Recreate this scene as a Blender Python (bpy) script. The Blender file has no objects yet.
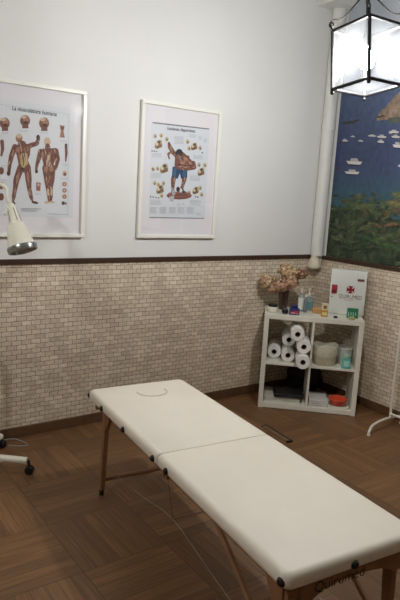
import bpy, bmesh, math, random
from mathutils import Vector, Matrix, Euler
PI = math.pi
random.seed(7)
S = bpy.context.scene
COL = S.collection

# ------------------------------------------------------------------ camera
CP = Vector((-3.9128, -3.6897, 1.6671))
YAW, PITCH, ROLL, FPX = 0.6251, 0.178, 0.0588, 590.77
FW = Vector((math.sin(YAW)*math.cos(PITCH), math.cos(YAW)*math.cos(PITCH), -math.sin(PITCH)))
R0 = Vector((math.cos(YAW), -math.sin(YAW), 0)); U0 = R0.cross(FW)
RT = R0*math.cos(ROLL) + U0*math.sin(ROLL); UP = -R0*math.sin(ROLL) + U0*math.cos(ROLL)
cam = bpy.data.cameras.new('camera'); co = bpy.data.objects.new('camera', cam); COL.objects.link(co)
m = Matrix.Identity(4)
for i in range(3):
    m[i][0] = RT[i]; m[i][1] = UP[i]; m[i][2] = -FW[i]; m[i][3] = CP[i]
co.matrix_world = m
cam.sensor_fit = 'VERTICAL'; cam.sensor_height = 24; cam.lens = FPX/600*24
cam.clip_start = .02
S.camera = co

# ------------------------------------------------------------------ light and exposure
w = bpy.data.worlds.new('world'); S.world = w; w.use_nodes = True
w.node_tree.nodes['Background'].inputs[0].default_value = (.95, .97, 1, 1)
w.node_tree.nodes['Background'].inputs[1].default_value = .05
S.view_settings.view_transform = 'Standard'; S.view_settings.look = 'None'
S.view_settings.gamma = 1; S.view_settings.use_curve_mapping = False
S.view_settings.exposure = 0.42
BULB_A = 1000.0     # bulb of the lantern in view (radiance)
BULB_B = 950.0     # bulb of its twin at the other side of the room
LANTERN_A = (-1.51, -1.60, 2.365)
LANTERN_B = (-4.43, -1.7, 2.385)

def ray(px, py): return FW + RT*((px-200)/FPX) - UP*((py-300)/FPX)
def on(px, py, ax, v):                    # where the line of sight meets a real plane
    d = ray(px, py); return CP + d*((v-CP[ax])/d[ax])
def dep(px, py, t): return CP + ray(px, py)*t

# ------------------------------------------------------------------ materials
def s2l(c):
    return tuple(((x/255)/12.92 if x/255 <= .04045 else ((x/255+.055)/1.055)**2.4) for x in c) + (1,)
MC = {}
def mat(name, rgb, rough=.5, metal=0., noise=0., nscale=20, bump=0., trans=0., ior=1.45, emit=0, coat=0.):
    if name in MC: return MC[name]
    M = bpy.data.materials.new(name); M.use_nodes = True; MC[name] = M
    nt = M.node_tree; b = nt.nodes['Principled BSDF']
    b.inputs['Base Color'].default_value = s2l(rgb)
    b.inputs['Roughness'].default_value = rough; b.inputs['Metallic'].default_value = metal
    b.inputs['Transmission Weight'].default_value = trans; b.inputs['IOR'].default_value = ior
    b.inputs['Coat Weight'].default_value = coat
    if emit:
        b.inputs['Emission Color'].default_value = s2l(rgb); b.inputs['Emission Strength'].default_value = emit
    if noise or bump:
        tc = nt.nodes.new('ShaderNodeTexCoord'); n = nt.nodes.new('ShaderNodeTexNoise')
        n.inputs['Scale'].default_value = nscale; n.inputs['Detail'].default_value = 5
        nt.links.new(tc.outputs['Object'], n.inputs['Vector'])
        if noise:
            mx = nt.nodes.new('ShaderNodeMix'); mx.data_type = 'RGBA'; mx.blend_type = 'MULTIPLY'
            mx.inputs[0].default_value = 1
            mr = nt.nodes.new('ShaderNodeMapRange')
            mr.inputs['From Min'].default_value = .3; mr.inputs['From Max'].default_value = .7
            mr.inputs['To Min'].default_value = 1-noise; mr.inputs['To Max'].default_value = 1
            nt.links.new(n.outputs['Fac'], mr.inputs['Value'])
            mx.inputs[6].default_value = s2l(rgb)
            nt.links.new(mr.outputs[0], mx.inputs[7]); nt.links.new(mx.outputs[2], b.inputs['Base Color'])
        if bump:
            bp = nt.nodes.new('ShaderNodeBump'); bp.inputs['Strength'].default_value = bump
            bp.inputs['Distance'].default_value = .004
            nt.links.new(n.outputs['Fac'], bp.inputs['Height']); nt.links.new(bp.outputs[0], b.inputs['Normal'])
    return M

def artmat(name='artwork_print', rough=.6):
    if name in MC: return MC[name]
    M = bpy.data.materials.new(name); M.use_nodes = True; MC[name] = M
    nt = M.node_tree; b = nt.nodes['Principled BSDF']; a = nt.nodes.new('ShaderNodeVertexColor'); a.layer_name = 'Col'
    nt.links.new(a.outputs[0], b.inputs['Base Color']); b.inputs['Roughness'].default_value = rough
    return M

def glassmat(name, tint=(1, 1, 1), haze=0., refl=1.45):
    # clear sheet: see-through, fresnel reflection, a share of white haze that scatters light
    if name in MC: return MC[name]
    M = bpy.data.materials.new(name); M.use_nodes = True; MC[name] = M
    nt = M.node_tree; nt.nodes.clear()
    o = nt.nodes.new('ShaderNodeOutputMaterial'); t = nt.nodes.new('ShaderNodeBsdfTransparent')
    t.inputs[0].default_value = (*tint, 1)
    g = nt.nodes.new('ShaderNodeBsdfGlossy'); g.inputs['Roughness'].default_value = .03
    fr = nt.nodes.new('ShaderNodeFresnel'); fr.inputs[0].default_value = refl
    ge = nt.nodes.new('ShaderNodeNewGeometry'); mr = nt.nodes.new('ShaderNodeMapRange')   # same reflectance on both faces of the sheet
    mr.inputs['To Min'].default_value = refl; mr.inputs['To Max'].default_value = 1/refl
    nt.links.new(ge.outputs['Backfacing'], mr.inputs['Value']); nt.links.new(mr.outputs[0], fr.inputs[0])
    m1 = nt.nodes.new('ShaderNodeMixShader')
    nt.links.new(fr.outputs[0], m1.inputs[0]); nt.links.new(t.outputs[0], m1.inputs[1]); nt.links.new(g.outputs[0], m1.inputs[2])
    last = m1
    if haze:
        tr = nt.nodes.new('ShaderNodeBsdfTranslucent'); tr.inputs[0].default_value = (.93, .96, 1, 1)
        m2 = nt.nodes.new('ShaderNodeMixShader'); m2.inputs[0].default_value = haze
        nt.links.new(m1.outputs[0], m2.inputs[1]); nt.links.new(tr.outputs[0], m2.inputs[2]); last = m2
    nt.links.new(last.outputs[0], o.inputs['Surface'])
    return M

class NT:                                   # tiny node helper
    def __init__(s, name, rough=.6):
        s.M = bpy.data.materials.new(name); s.M.use_nodes = True; s.nt = s.M.node_tree
        s.b = s.nt.nodes['Principled BSDF']; s.b.inputs['Roughness'].default_value = rough
    def n(s, t, **kw):
        x = s.nt.nodes.new(t)
        for k, v in kw.items(): setattr(x, k, v)
        return x
    def l(s, a, b): s.nt.links.new(a, b)
    def math(s, op, a, b=None, c=None):
        x = s.n('ShaderNodeMath', operation=op)
        for i, v in enumerate((a, b, c)):
            if v is None: continue
            if isinstance(v, (int, float)): x.inputs[i].default_value = v
            else: s.l(v, x.inputs[i])
        return x.outputs[0]
    def mix(s, f, a, b, blend='MIX'):
        x = s.n('ShaderNodeMix', data_type='RGBA', blend_type=blend)
        for i, v in ((0, f), (6, a), (7, b)):
            if isinstance(v, (int, float)): x.inputs[i].default_value = v
            elif isinstance(v, tuple): x.inputs[i].default_value = v
            else: s.l(v, x.inputs[i])
        return x.outputs[2]

def brick_mat(name, axis):                  # small cream and brown brick-pattern wall covering, below; axis = 'X' or 'Y'
    k = NT(name, .75)
    g = k.n('ShaderNodeNewGeometry'); sp = k.n('ShaderNodeSeparateXYZ'); k.l(g.outputs['Position'], sp.inputs[0])
    cb = k.n('ShaderNodeCombineXYZ'); k.l(sp.outputs[axis], cb.inputs[0]); k.l(sp.outputs['Z'], cb.inputs[1])
    nz = k.n('ShaderNodeTexNoise'); nz.inputs['Scale'].default_value = 24; nz.inputs['Detail'].default_value = 3
    k.l(g.outputs['Position'], nz.inputs['Vector'])
    vs = k.n('ShaderNodeVectorMath', operation='SCALE'); vs.inputs['Scale'].default_value = .010
    k.l(nz.outputs['Color'], vs.inputs[0])
    va = k.n('ShaderNodeVectorMath', operation='ADD'); k.l(cb.outputs[0], va.inputs[0]); k.l(vs.outputs[0], va.inputs[1])
    br = k.n('ShaderNodeTexBrick'); k.l(va.outputs[0], br.inputs['Vector'])
    br.offset = .5; br.inputs['Scale'].default_value = 1
    br.inputs['Brick Width'].default_value = .064; br.inputs['Row Height'].default_value = .0318
    br.inputs['Mortar Size'].default_value = .0021; br.inputs['Mortar Smooth'].default_value = .6; br.inputs['Bias'].default_value = 0
    br.inputs['Color1'].default_value = s2l((240, 229, 211)); br.inputs['Color2'].default_value = s2l((216, 200, 181))
    br.inputs['Mortar'].default_value = s2l((128, 110, 94))
    n2 = k.n('ShaderNodeTexNoise'); n2.inputs['Scale'].default_value = 7; n2.inputs['Detail'].default_value = 6
    k.l(g.outputs['Position'], n2.inputs['Vector'])
    cr = k.n('ShaderNodeValToRGB'); k.l(n2.outputs['Fac'], cr.inputs[0])
    e = cr.color_ramp.elements; e[0].position = .32; e[0].color = (.80, .76, .70, 1); e[1].position = .66; e[1].color = (1, .97, .93, 1)
    c = k.mix(.75, br.outputs['Color'], cr.outputs[0], 'MULTIPLY')
    n3 = k.n('ShaderNodeTexNoise'); n3.inputs['Scale'].default_value = 60; n3.inputs['Detail'].default_value = 4
    k.l(g.outputs['Position'], n3.inputs['Vector'])
    c3 = k.n('ShaderNodeValToRGB'); k.l(n3.outputs['Fac'], c3.inputs[0])
    e = c3.color_ramp.elements; e[0].position = .35; e[0].color = (.72, .68, .6, 1); e[1].position = .6; e[1].color = (1, 1, 1, 1)
    c = k.mix(.6, c, c3.outputs[0], 'MULTIPLY')
    k.l(c, k.b.inputs['Base Color'])
    bp = k.n('ShaderNodeBump'); bp.inputs['Strength'].default_value = .5; bp.inputs['Distance'].default_value = .003
    inv = k.math('SUBTRACT', 1.0, br.outputs['Fac']); k.l(inv, bp.inputs['Height']); k.l(bp.outputs[0], k.b.inputs['Normal'])
    return k.M

def floor_mat():                            # basket-weave blocks of narrow brown strips
    k = NT('parquet_strips', .42)
    g = k.n('ShaderNodeNewGeometry'); sp = k.n('ShaderNodeSeparateXYZ'); k.l(g.outputs['Position'], sp.inputs[0])
    T, N = .43, 7
    xs = k.math('DIVIDE', k.math('ADD', sp.outputs[0], 20.10), T); ys = k.math('DIVIDE', k.math('ADD', sp.outputs[1], 20.02), T)
    ix = k.math('FLOOR', xs); iy = k.math('FLOOR', ys)
    par = k.math('MODULO', k.math('ADD', ix, iy), 2.0)
    par = k.math('GREATER_THAN', par, .5)
    def sel(a, b):                          # par ? a : b
        return k.math('ADD', k.math('MULTIPLY', a, par), k.math('MULTIPLY', b, k.math('SUBTRACT', 1.0, par)))
    s = k.math('MULTIPLY', sel(xs, ys), float(N)); l_ = sel(ys, xs)
    si = k.math('FLOOR', s); li = k.math('FLOOR', l_)
    cb = k.n('ShaderNodeCombineXYZ'); k.l(si, cb.inputs[0]); k.l(li, cb.inputs[1]); k.l(par, cb.inputs[2])
    wn = k.n('ShaderNodeTexWhiteNoise', noise_dimensions='3D'); k.l(cb.outputs[0], wn.inputs['Vector'])
    gv = k.n('ShaderNodeCombineXYZ'); k.l(k.math('MULTIPLY', s, 2.2), gv.inputs[0]); k.l(k.math('MULTIPLY', l_, .7), gv.inputs[1])
    k.l(k.math('MULTIPLY', wn.outputs['Value'], 9.0), gv.inputs[2])
    gn = k.n('ShaderNodeTexNoise'); gn.inputs['Scale'].default_value = 2.6; gn.inputs['Detail'].default_value = 6
    k.l(gv.outputs[0], gn.inputs['Vector'])
    c = k.mix(wn.outputs['Value'], s2l((118, 84, 54)), s2l((140, 102, 66)))
    cr = k.n('ShaderNodeValToRGB'); k.l(gn.outputs['Fac'], cr.inputs[0])
    e = cr.color_ramp.elements; e[0].position = .3; e[0].color = (.52, .48, .43, 1); e[1].position = .68; e[1].color = (1.0, 1.0, 1.0, 1)
    c = k.mix(.9, c, cr.outputs[0], 'MULTIPLY')
    def edge(v, wd):
        f = k.math('FRACT', v); f = k.math('MINIMUM', f, k.math('SUBTRACT', 1.0, f)); return k.math('LESS_THAN', f, wd)
    gap = k.math('MAXIMUM', edge(s, .028), edge(l_, .008))
    c = k.mix(gap, c, s2l((84, 60, 38)))
    k.l(c, k.b.inputs['Base Color'])
    bp = k.n('ShaderNodeBump'); bp.inputs['Strength'].default_value = .25; bp.inputs['Distance'].default_value = .002
    k.l(k.math('SUBTRACT', gn.outputs['Fac'], gap), bp.inputs['Height']); k.l(bp.outputs[0], k.b.inputs['Normal'])
    rr = k.n('ShaderNodeMapRange'); k.l(gn.outputs['Fac'], rr.inputs[0]); rr.inputs['To Min'].default_value = .35; rr.inputs['To Max'].default_value = .6
    k.l(rr.outputs[0], k.b.inputs['Roughness'])
    return k.M

M_paint = mat('white_wall_paint', (226, 225, 222), .7, noise=.03, nscale=3, bump=.15)
M_ceil = mat('ceiling_paint', (186, 184, 178), .8)  # unseen ceiling, toned down to weaken bounced light
M_dark = mat('dark_wood_trim', (66, 44, 32), .45, noise=.25, nscale=30)
M_base = mat('brown_skirting', (104, 76, 52), .4, noise=.3, nscale=18)
M_white = mat('white_lacquer', (226, 222, 208), .4, noise=.04, nscale=8)
M_pipe = mat('white_painted_pipe', (218, 218, 212), .45, noise=.05, nscale=10)
M_vinyl = mat('cream_vinyl', (232, 223, 209), .5, noise=.05, nscale=6, bump=.05)
M_beech = mat('varnished_beech', (146, 104, 72), .4, noise=.3, nscale=14)
M_black = mat('black_plastic', (22, 22, 23), .4)
M_blackiron = mat('black_iron', (26, 25, 26), .5, metal=.3, noise=.3, nscale=60)
M_steel = mat('steel_cable', (190, 190, 190), .25, metal=1)
M_frame = mat('white_picture_frame', (232, 231, 222), .35)
M_enam = mat('white_enamel', (228, 224, 208), .25, coat=.3)
M_chrome = mat('chrome', (200, 200, 200), .12, metal=1)

# ------------------------------------------------------------------ geometry helpers
def obj(name, bm, ms=None, parent=None, smooth=False, angle=40):
    me = bpy.data.meshes.new(name); bmesh.ops.recalc_face_normals(bm, faces=bm.faces[:]); bm.to_mesh(me); bm.free()
    return link(name, me, ms, parent, smooth, angle)
def link(name, me, ms, parent, smooth=False, angle=40):
    o = bpy.data.objects.new(name, me); COL.objects.link(o)
    for q in (ms if isinstance(ms, (list, tuple)) else [ms]):
        if q: me.materials.append(q)
    if smooth:
        me.shade_smooth()
        try: me.set_sharp_from_angle(angle=math.radians(angle))
        except Exception: pass
    if parent: o.parent = parent
    return o
def thing(name, label, cat, loc=(0, 0, 0), rz=0, group=None):
    o = bpy.data.objects.new(name, None); COL.objects.link(o); o.empty_display_size = .05
    o.location = loc; o.rotation_euler = (0, 0, rz); o['label'] = label; o['category'] = cat
    if group: o['group'] = group
    return o
def tag(o, label, cat, group=None):
    o['label'] = label; o['category'] = cat
    if group: o['group'] = group
    return o
def box(bm, a, b, bev=0, mi=0, seg=2):
    a = Vector(a); b = Vector(b); c = (a+b)/2; d = b-a
    r = bmesh.ops.create_cube(bm, size=1, matrix=Matrix.Translation(c) @ Matrix.Diagonal((abs(d.x), abs(d.y), abs(d.z), 1)))
    vs = r['verts']; fs = {f for v in vs for f in v.link_faces}
    for f in fs: f.material_index = mi
    if bev:
        es = list({e for v in vs for e in v.link_edges})
        bmesh.ops.bevel(bm, geom=es, offset=bev, segments=seg, affect='EDGES', profile=.5)
    return bm
def B(): return bmesh.new()
def frame_of(d):
    d = d.normalized(); a = Vector((0, 0, 1)) if abs(d.z) < .95 else Vector((1, 0, 0))
    x = d.cross(a).normalized(); return x, x.cross(d).normalized()
def tube(bm, pts, r, seg=10, mi=0, cap=True):
    pts = [Vector(q) for q in pts]; n = len(pts)
    rs = r if isinstance(r, (list, tuple)) else [r]*n
    rings = []; px = None
    for i, q in enumerate(pts):
        d = (pts[min(i+1, n-1)]-pts[max(i-1, 0)])
        if px is None: x, y = frame_of(d)
        else:
            dn = d.normalized(); x = (px - dn*px.dot(dn)).normalized(); y = x.cross(dn).normalized()
        px = x
        rings.append([bm.verts.new(q + x*math.cos(2*PI*k/seg)*rs[i] + y*math.sin(2*PI*k/seg)*rs[i]) for k in range(seg)])
    for a, b in zip(rings, rings[1:]):
        for k in range(seg):
            f = bm.faces.new((a[k], a[(k+1) % seg], b[(k+1) % seg], b[k])); f.material_index = mi
    if cap:
        bm.faces.new(rings[0]).material_index = mi; bm.faces.new(rings[-1][::-1]).material_index = mi
    return bm
def lathe(bm, prof, seg=24, c=(0, 0, 0), mi=0, ax=(0, 0, 1), sx=1, sy=1):
    ax = Vector(ax).normalized(); c = Vector(c)
    if abs(ax.z) > .999: x, y = Vector((1, 0, 0)), Vector((0, 1, 0))
    else: x, y = frame_of(ax)
    rings = []
    for r, h in prof:
        if r < 1e-6: rings.append([bm.verts.new(c+ax*h)])
        else: rings.append([bm.verts.new(c+ax*h+x*(r*sx*math.cos(2*PI*k/seg))+y*(r*sy*math.sin(2*PI*k/seg))) for k in range(seg)])
    for a, b in zip(rings, rings[1:]):
        for k in range(seg):
            k2 = (k+1) % seg
            if len(a) == 1 and len(b) == 1: continue
            if len(a) == 1: f = bm.faces.new((a[0], b[k2], b[k]))
            elif len(b) == 1: f = bm.faces.new((a[k], a[k2], b[0]))
            else: f = bm.faces.new((a[k], a[k2], b[k2], b[k]))
            f.material_index = mi
    return bm
def ball(bm, c, r, seg=12, mi=0):
    return lathe(bm, [(r*math.sin(PI*i/8), -r*math.cos(PI*i/8)) for i in range(9)], seg, c, mi)
def smooth_path(pts, n=8):
    P = [Vector(q) for q in pts]; P = [P[0]*2-P[1]] + P + [P[-1]*2-P[-2]]; out = []
    for i in range(1, len(P)-2):
        for k in range(n):
            t = k/n
            out.append(.5*((2*P[i]) + (P[i+1]-P[i-1])*t + (2*P[i-1]-5*P[i]+4*P[i+1]-P[i+2])*t*t + (3*P[i]-P[i-1]-3*P[i+1]+P[i+2])*t**3))
    out.append(P[-2]); return out
def cushion(bm, x0, x1, y0, y1, z0, z1, rc, re, n=6, sag=0):
    # slab with rounded corners (rc) and rounded edges (re)
    rings = []
    lv = [(re*(1-math.sin(PI/2*i/n)), z0+re*(1-math.cos(PI/2*i/n))) for i in range(n+1)]
    lv = [(re*(1-math.sin(PI/2*i/n)), z0+re-re*math.cos(PI/2*i/n)) for i in range(n+1)]
    lv += [(re*(1-math.cos(PI/2*i/n)), z1-re+re*math.sin(PI/2*i/n)) for i in range(n+1)]
    for ins, z in lv:
        r = []; rr = max(rc-ins, .002)
        for (cx, cy, a0) in ((x1-rc, y1-rc, 0), (x0+rc, y1-rc, PI/2), (x0+rc, y0+rc, PI), (x1-rc, y0+rc, 3*PI/2)):
            for j in range(n+1):
                a = a0+PI/2*j/n; r.append(bm.verts.new((cx+rr*math.cos(a), cy+rr*math.sin(a), z)))
        rings.append(r)
    k = len(rings[0])
    for a, b in zip(rings, rings[1:]):
        for i in range(k): bm.faces.new((a[i], a[(i+1) % k], b[(i+1) % k], b[i]))
    bm.faces.new(rings[0][::-1]); bm.faces.new(rings[-1])
    return bm
_tc = {}
def text_mesh(s):                            # flat lettering as triangles, width scaled to 1
    if s in _tc: return _tc[s]
    cu = bpy.data.curves.new('lettering', 'FONT'); cu.body = s; cu.resolution_u = 3
    o = bpy.data.objects.new('lettering', cu); COL.objects.link(o)
    dg = bpy.context.evaluated_depsgraph_get(); dg.update()
    me = o.evaluated_get(dg).to_mesh()
    vs = [v.co.copy() for v in me.vertices]; fs = [tuple(f.vertices) for f in me.polygons]
    o.evaluated_get(dg).to_mesh_clear(); bpy.data.objects.remove(o); bpy.data.curves.remove(cu)
    x0 = min(v.x for v in vs); x1 = max(v.x for v in vs); W = x1-x0
    _tc[s] = ([((v.x-x0)/W, v.y/W) for v in vs], fs); return _tc[s]

class Art:                                   # a flat printed picture: coloured polygons on one sheet
    def __init__(s, fn): s.v = []; s.f = []; s.c = []; s.fn = fn; s.k = 0; s.dk = .4
    def poly(s, pts, col, layer=None):
        s.k += s.dk; b = len(s.v); s.v += [s.fn(x, y, s.k*1.2e-5) for x, y in pts]; s.f.append(tuple(range(b, b+len(pts)))); s.c.append(col)
    def ell(s, cx, cy, rx, ry, col, rot=0, n=12):
        cr, sr = math.cos(rot), math.sin(rot)
        s.poly([(cx+rx*math.cos(t)*cr-ry*math.sin(t)*sr, cy+rx*math.cos(t)*sr+ry*math.sin(t)*cr) for t in [2*PI*i/n for i in range(n)]], col)
    def limb(s, pts, col):                   # tapered strip x, y, half width
        for (x0, y0, w0), (x1, y1, w1) in zip(pts, pts[1:]):
            d = math.hypot(x1-x0, y1-y0) or 1; nx, ny = -(y1-y0)/d, (x1-x0)/d
            s.poly([(x0+nx*w0, y0+ny*w0), (x1+nx*w1, y1+ny*w1), (x1-nx*w1, y1-ny*w1), (x0-nx*w0, y0-ny*w0)], col)
        for (x, y, w_) in pts: s.ell(x, y, w_, w_, col, n=8)
    def streaks(s, pts, cols, n):            # muscle strands along a limb
        for (x0, y0, w0), (x1, y1, w1) in zip(pts, pts[1:]):
            an_ = math.atan2(y1-y0, x1-x0); L_ = math.hypot(x1-x0, y1-y0)
            for _ in range(n):
                t_ = random.random(); q = random.uniform(-.75, .75)*(w0+(w1-w0)*t_)
                s.ell(x0+(x1-x0)*t_-math.sin(an_)*q, y0+(y1-y0)*t_+math.cos(an_)*q, L_*random.uniform(.12, .28), random.uniform(.7, 1.7), random.choice(cols), an_+random.uniform(-.25, .25), 8)
    def text(s, st, a, b, col, hs=1.0):
        vs, fs = text_mesh(st); s.k += s.dk; base = len(s.v)
        dx, dy = b[0]-a[0], b[1]-a[1]
        s.v += [s.fn(a[0]+dx*u + dy*v*hs, a[1]+dy*u - dx*v*hs, s.k*1.2e-5) for u, v in vs]
        for f in fs: s.f.append(tuple(base+i for i in f)); s.c.append(col)
    def build(s, name, parent=None, matn=None):
        me = bpy.data.meshes.new(name); me.from_pydata(s.v, [], s.f); me.update()
        ca = me.color_attributes.new('Col', 'BYTE_COLOR', 'CORNER')
        for p_, c in zip(me.polygons, s.c):
            l4 = s2l(c)
            for li in p_.loop_indices: ca.data[li].color = l4
        return link(name, me, matn or artmat(), parent)

# ------------------------------------------------------------------ the room
RX0, RY0, H = -6.2, -5.4, 3.45
ZD = 1.1937
def struct(name, bm, ms, parent=None):
    o = obj(name, bm, ms, parent)
    o['kind'] = 'structure'
    return o
b = B(); box(b, (RX0-.1, RY0-.1, -.1), (.1, .1, 0)); struct('floor', b, floor_mat())
b = B(); box(b, (RX0-.1, RY0-.1, H), (.1, .1, H+.1)); struct('ceiling', b, M_ceil)
BX = brick_mat('small_brick_covering', 'X'); BY = brick_mat('small_brick_covering_side', 'Y')
def wall(name, a, bb, brick, paint=None):
    q = B(); box(q, (a[0], a[1], 0), (bb[0], bb[1], ZD-.016), 0, 0); box(q, (a[0], a[1], ZD-.016), (bb[0], bb[1], H), 0, 1)
    return struct(name, q, [brick, paint or M_paint])
wall('wall_back', (RX0-.1, 0), (.1, .1), BX)
wall('wall_right', (0, RY0-.1), (.1, 0), BY)
wall('wall_left', (RX0-.1, RY0), (RX0, 0), BY, mat('taupe_bounce_cut_paint', (122, 112, 100), .7))  # unseen wall, its paint darkened to cut bounced light
wall('wall_front', (RX0-.1, RY0-.1), (0, RY0), BX, mat('taupe_bounce_cut_paint', (122, 112, 100), .7))  # out of view too, same dark tone against bounce
def trims(nm, z0, z1, th, M):
    for side, a, c in (('back', (RX0, -th), (0, 0)), ('right', (-th, RY0), (0, -th)), ('left', (RX0, RY0), (RX0+th, -th)), ('front', (RX0+th, RY0), (-th, RY0+th))):
        q = B(); box(q, (a[0], a[1], z0), (c[0], c[1], z1), .003, 0, 1)
        struct(nm(side), q, M)
trims(lambda s_: 'baseboard_'+s_, 0, .073, .012, M_base)
idx = {'back': 1, 'right': 2, 'left': 3, 'front': 4}
trims(lambda s_: 'trim_%d' % idx[s_], ZD-.033, ZD, .015, M_dark)
# boxed-in beam where the pipe meets the ceiling
b = B(); box(b, (-.26, -.2, 3.215), (0, 0, H), .006); struct('trim_5', b, M_pipe)

# ------------------------------------------------------------------ pipe in the corner
t = thing('drain_pipe', 'white painted vertical drain pipe running down the room corner', 'pipe', (-.060, -.062, 0))
b = B(); lathe(b, [(0, 1.19), (.055, 1.19), (.055, 3.214), (0, 3.214)], 28); obj('pipe_body', b, M_pipe, t, True)
for z in (2.29,):
    b = B(); lathe(b, [(.0556, z-.03), (.0585, z-.028), (.0585, z+.028), (.0556, z+.03)], 28); obj('pipe_collar', b, M_pipe, t, True)
b = B(); lathe(b, [(0, 1.075), (.03, 1.07), (.056, 1.085), (.062, 1.10), (.045, 1.15), (.028, 1.19), (0, 1.19)], 20, (-.028, -.005, 0)); 
for v in b.verts: v.co += Vector((random.uniform(-.003, .003), random.uniform(-.003, .003), random.uniform(-.003, .003)))
o = obj('pipe_end_cap', b, mat('old_plaster', (224, 214, 190), .8, noise=.15, nscale=25), t, True)
b = B(); tube(b, [(.036, -.010, 1.10), (.036, -.010, 1.185)], .014); obj('thin_pipe', b, M_pipe, t, True)

# ------------------------------------------------------------------ wall mural of a bay (flat print on the right wall)
def frac_noise(x, y, sd=0):
    def h(i, j):
        n_ = math.sin(i*127.1+j*311.7+sd*74.7)*43758.5453; return n_-math.floor(n_)
    i, j = math.floor(x), math.floor(y); u, v = x-i, y-j; u = u*u*(3-2*u); v = v*v*(3-2*v)
    return (h(i, j)*(1-u)+h(i+1, j)*u)*(1-v)+(h(i, j+1)*(1-u)+h(i+1, j+1)*u)*v
def fbm(x, y, sd=0): return sum(frac_noise(x*2**k, y*2**k, sd+k)/2**k for k in range(4))/1.875
def lerp(a, b_, t_): return tuple(a[i]+(b_[i]-a[i])*max(0, min(1, t_)) for i in range(3))
def mural_fn(px, py, e):
    q = on(px, py, 0, -.004); return (-.004-e, min(q.y, -.119), max(q.z, ZD+.001))
mu = Art(mural_fn); mu.dk = .06
cy, cz, st = -.119, ZD+.001, .014
ny, nz_ = int(2.6/st), int((H-ZD)/st)
for iy in range(ny):
    for iz in range(nz_):
        y0 = cy-iy*st; z0 = cz+iz*st; y_ = -y0; zz = z0
        n1 = fbm(y_*9, zz*9, 1); n2 = fbm(y_*3, zz*3, 5); n3 = fbm(y_*40, zz*30, 9)
        top = 1.66 + .05*max(0, 1-y_*2.2) + .13*(n2-.5)*2 + .10*(n1-.5)*2 - .05*math.sin(y_*3)
        if zz < top:
            c = lerp((26, 38, 26), (92, 108, 66), (n3-.2)*1.2*(.5+n1*.7)); c = lerp(c, (92, 84, 56), (n1-.62)*4)
        else:
            # sea: turquoise close to the trees, deep blue further out, a headland and pale sky above
            c = lerp((50, 82, 94), (54, 66, 98), (zz-1.70)/.25)
            c = lerp(c, (72, 86, 116), (zz-2.1)/.4)
            c = tuple(q*(.86+.28*n3) for q in c)
            if y_ > 1.0: c = lerp(c, (52, 96, 110), (y_-1.0)*.7*(1 if zz < 2.2 else 0))
            cl = 2.26 + .09*min(1, (y_-.46)*4) + .16*(n1-.4)
            if y_ > .50 and 2.265+.05-.04*(y_-.5) < zz < 2.33+min(.30, (y_-.50)*.9)+.06*(n1-.5): c = lerp((96, 76, 62), (158, 138, 120), n3*1.3-.1)
            if y_ > .62 and zz < 2.315 and zz > 2.28: c = lerp((60, 66, 62), (92, 98, 80), n3)
            if zz > 2.74+.05*n2: c = lerp((96, 104, 118), (118, 124, 134), n1)
            if zz > 2.95+.10*n2: c = lerp((150, 158, 170), (190, 194, 198), n2)
        bidx = len(mu.v); x = -.004
        mu.v += [(x, y0, z0), (x, y0-st, z0), (x, y0-st, z0+st), (x, y0, z0+st)]
        mu.f.append((bidx, bidx+1, bidx+2, bidx+3)); mu.c.append(tuple(max(0, min(255, q)) for q in c))
# dark rocks, boats and palm fronds, coordinates read off the print
def A1(x, y): return (320+x*.2667, 120+y*.2667)
def A2(x, y): return (330+x*.175, 80+y*.175)
for x, y, w_ in ((80, 243, 12), (110, 238, 18), (140, 236, 20), (155, 230, 14), (100, 248, 22), (130, 244, 16)):
    q = A2(x, y); mu.ell(q[0], q[1], w_*.175, 1.0, (52, 52, 50), -.1)
for x, y, w_ in ((280, 212, 14), (300, 206, 16), (225, 318, 14), (248, 320, 12), (50, 508, 12), (55, 360, 10)):
    q = A2(x, y); mu.ell(q[0], q[1], w_*.175, 1.0, (70, 56, 50), -.1)
def boat(x, y, w_, h_, fn=A2):
    h_ *= 1.15
    q = [fn(x-w_/2, y), fn(x+w_/2, y+h_*.15), fn(x+w_*.38, y+h_*.75), fn(x-w_*.36, y+h_*.6)]
    mu.poly([fn(x-w_*.42, y+h_*.55), fn(x+w_*.46, y+h_*.6), fn(x+w_*.40, y+h_*1.0), fn(x-w_*.36, y+h_*.95)], (28, 36, 62))
    mu.poly(q, (200, 194, 188)); mu.poly([fn(x-w_*.2, y-h_*.5), fn(x+w_*.2, y-h_*.45), fn(x+w_*.28, y+.1*h_), fn(x-w_*.25, y)], (166, 164, 164))
for a in ((85, 342, 34, 12), (130, 321, 26, 7), (175, 346, 32, 8), (138, 462, 92, 26), (126, 522, 86, 20), (295, 320, 56, 14), (290, 348, 40, 14),
          (365, 292, 60, 14), (375, 320, 50, 14), (385, 368, 54, 24), (240, 316, 50, 9), (345, 300, 20, 8), (396, 488, 14, 10)):
    boat(*a)
random.seed(11)
def frond(x, y, ang, ln, col):               # a palm leaf: midrib with leaflets
    pts = []
    for i in range(11):
        t_ = i/10; pts.append((x+math.cos(ang)*ln*t_, y+math.sin(ang)*ln*t_+ln*.38*t_*t_))
    for i in range(1, 11):
        (xa, ya), (xb, yb) = pts[i-1], pts[i]; a_ = math.atan2(yb-ya, xb-xa); L_ = ln*.26*(1-abs(i/10-.45))
        for s_ in (-1, 1):
            aa = a_+s_*.9; v_ = tuple(max(0, c_*random.uniform(.75, 1.15)) for c_ in col)
            mu.poly([A1(xa, ya), A1(xb, yb), A1(xb+math.cos(aa)*L_, yb+math.sin(aa)*L_+L_*.25)], v_)
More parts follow.
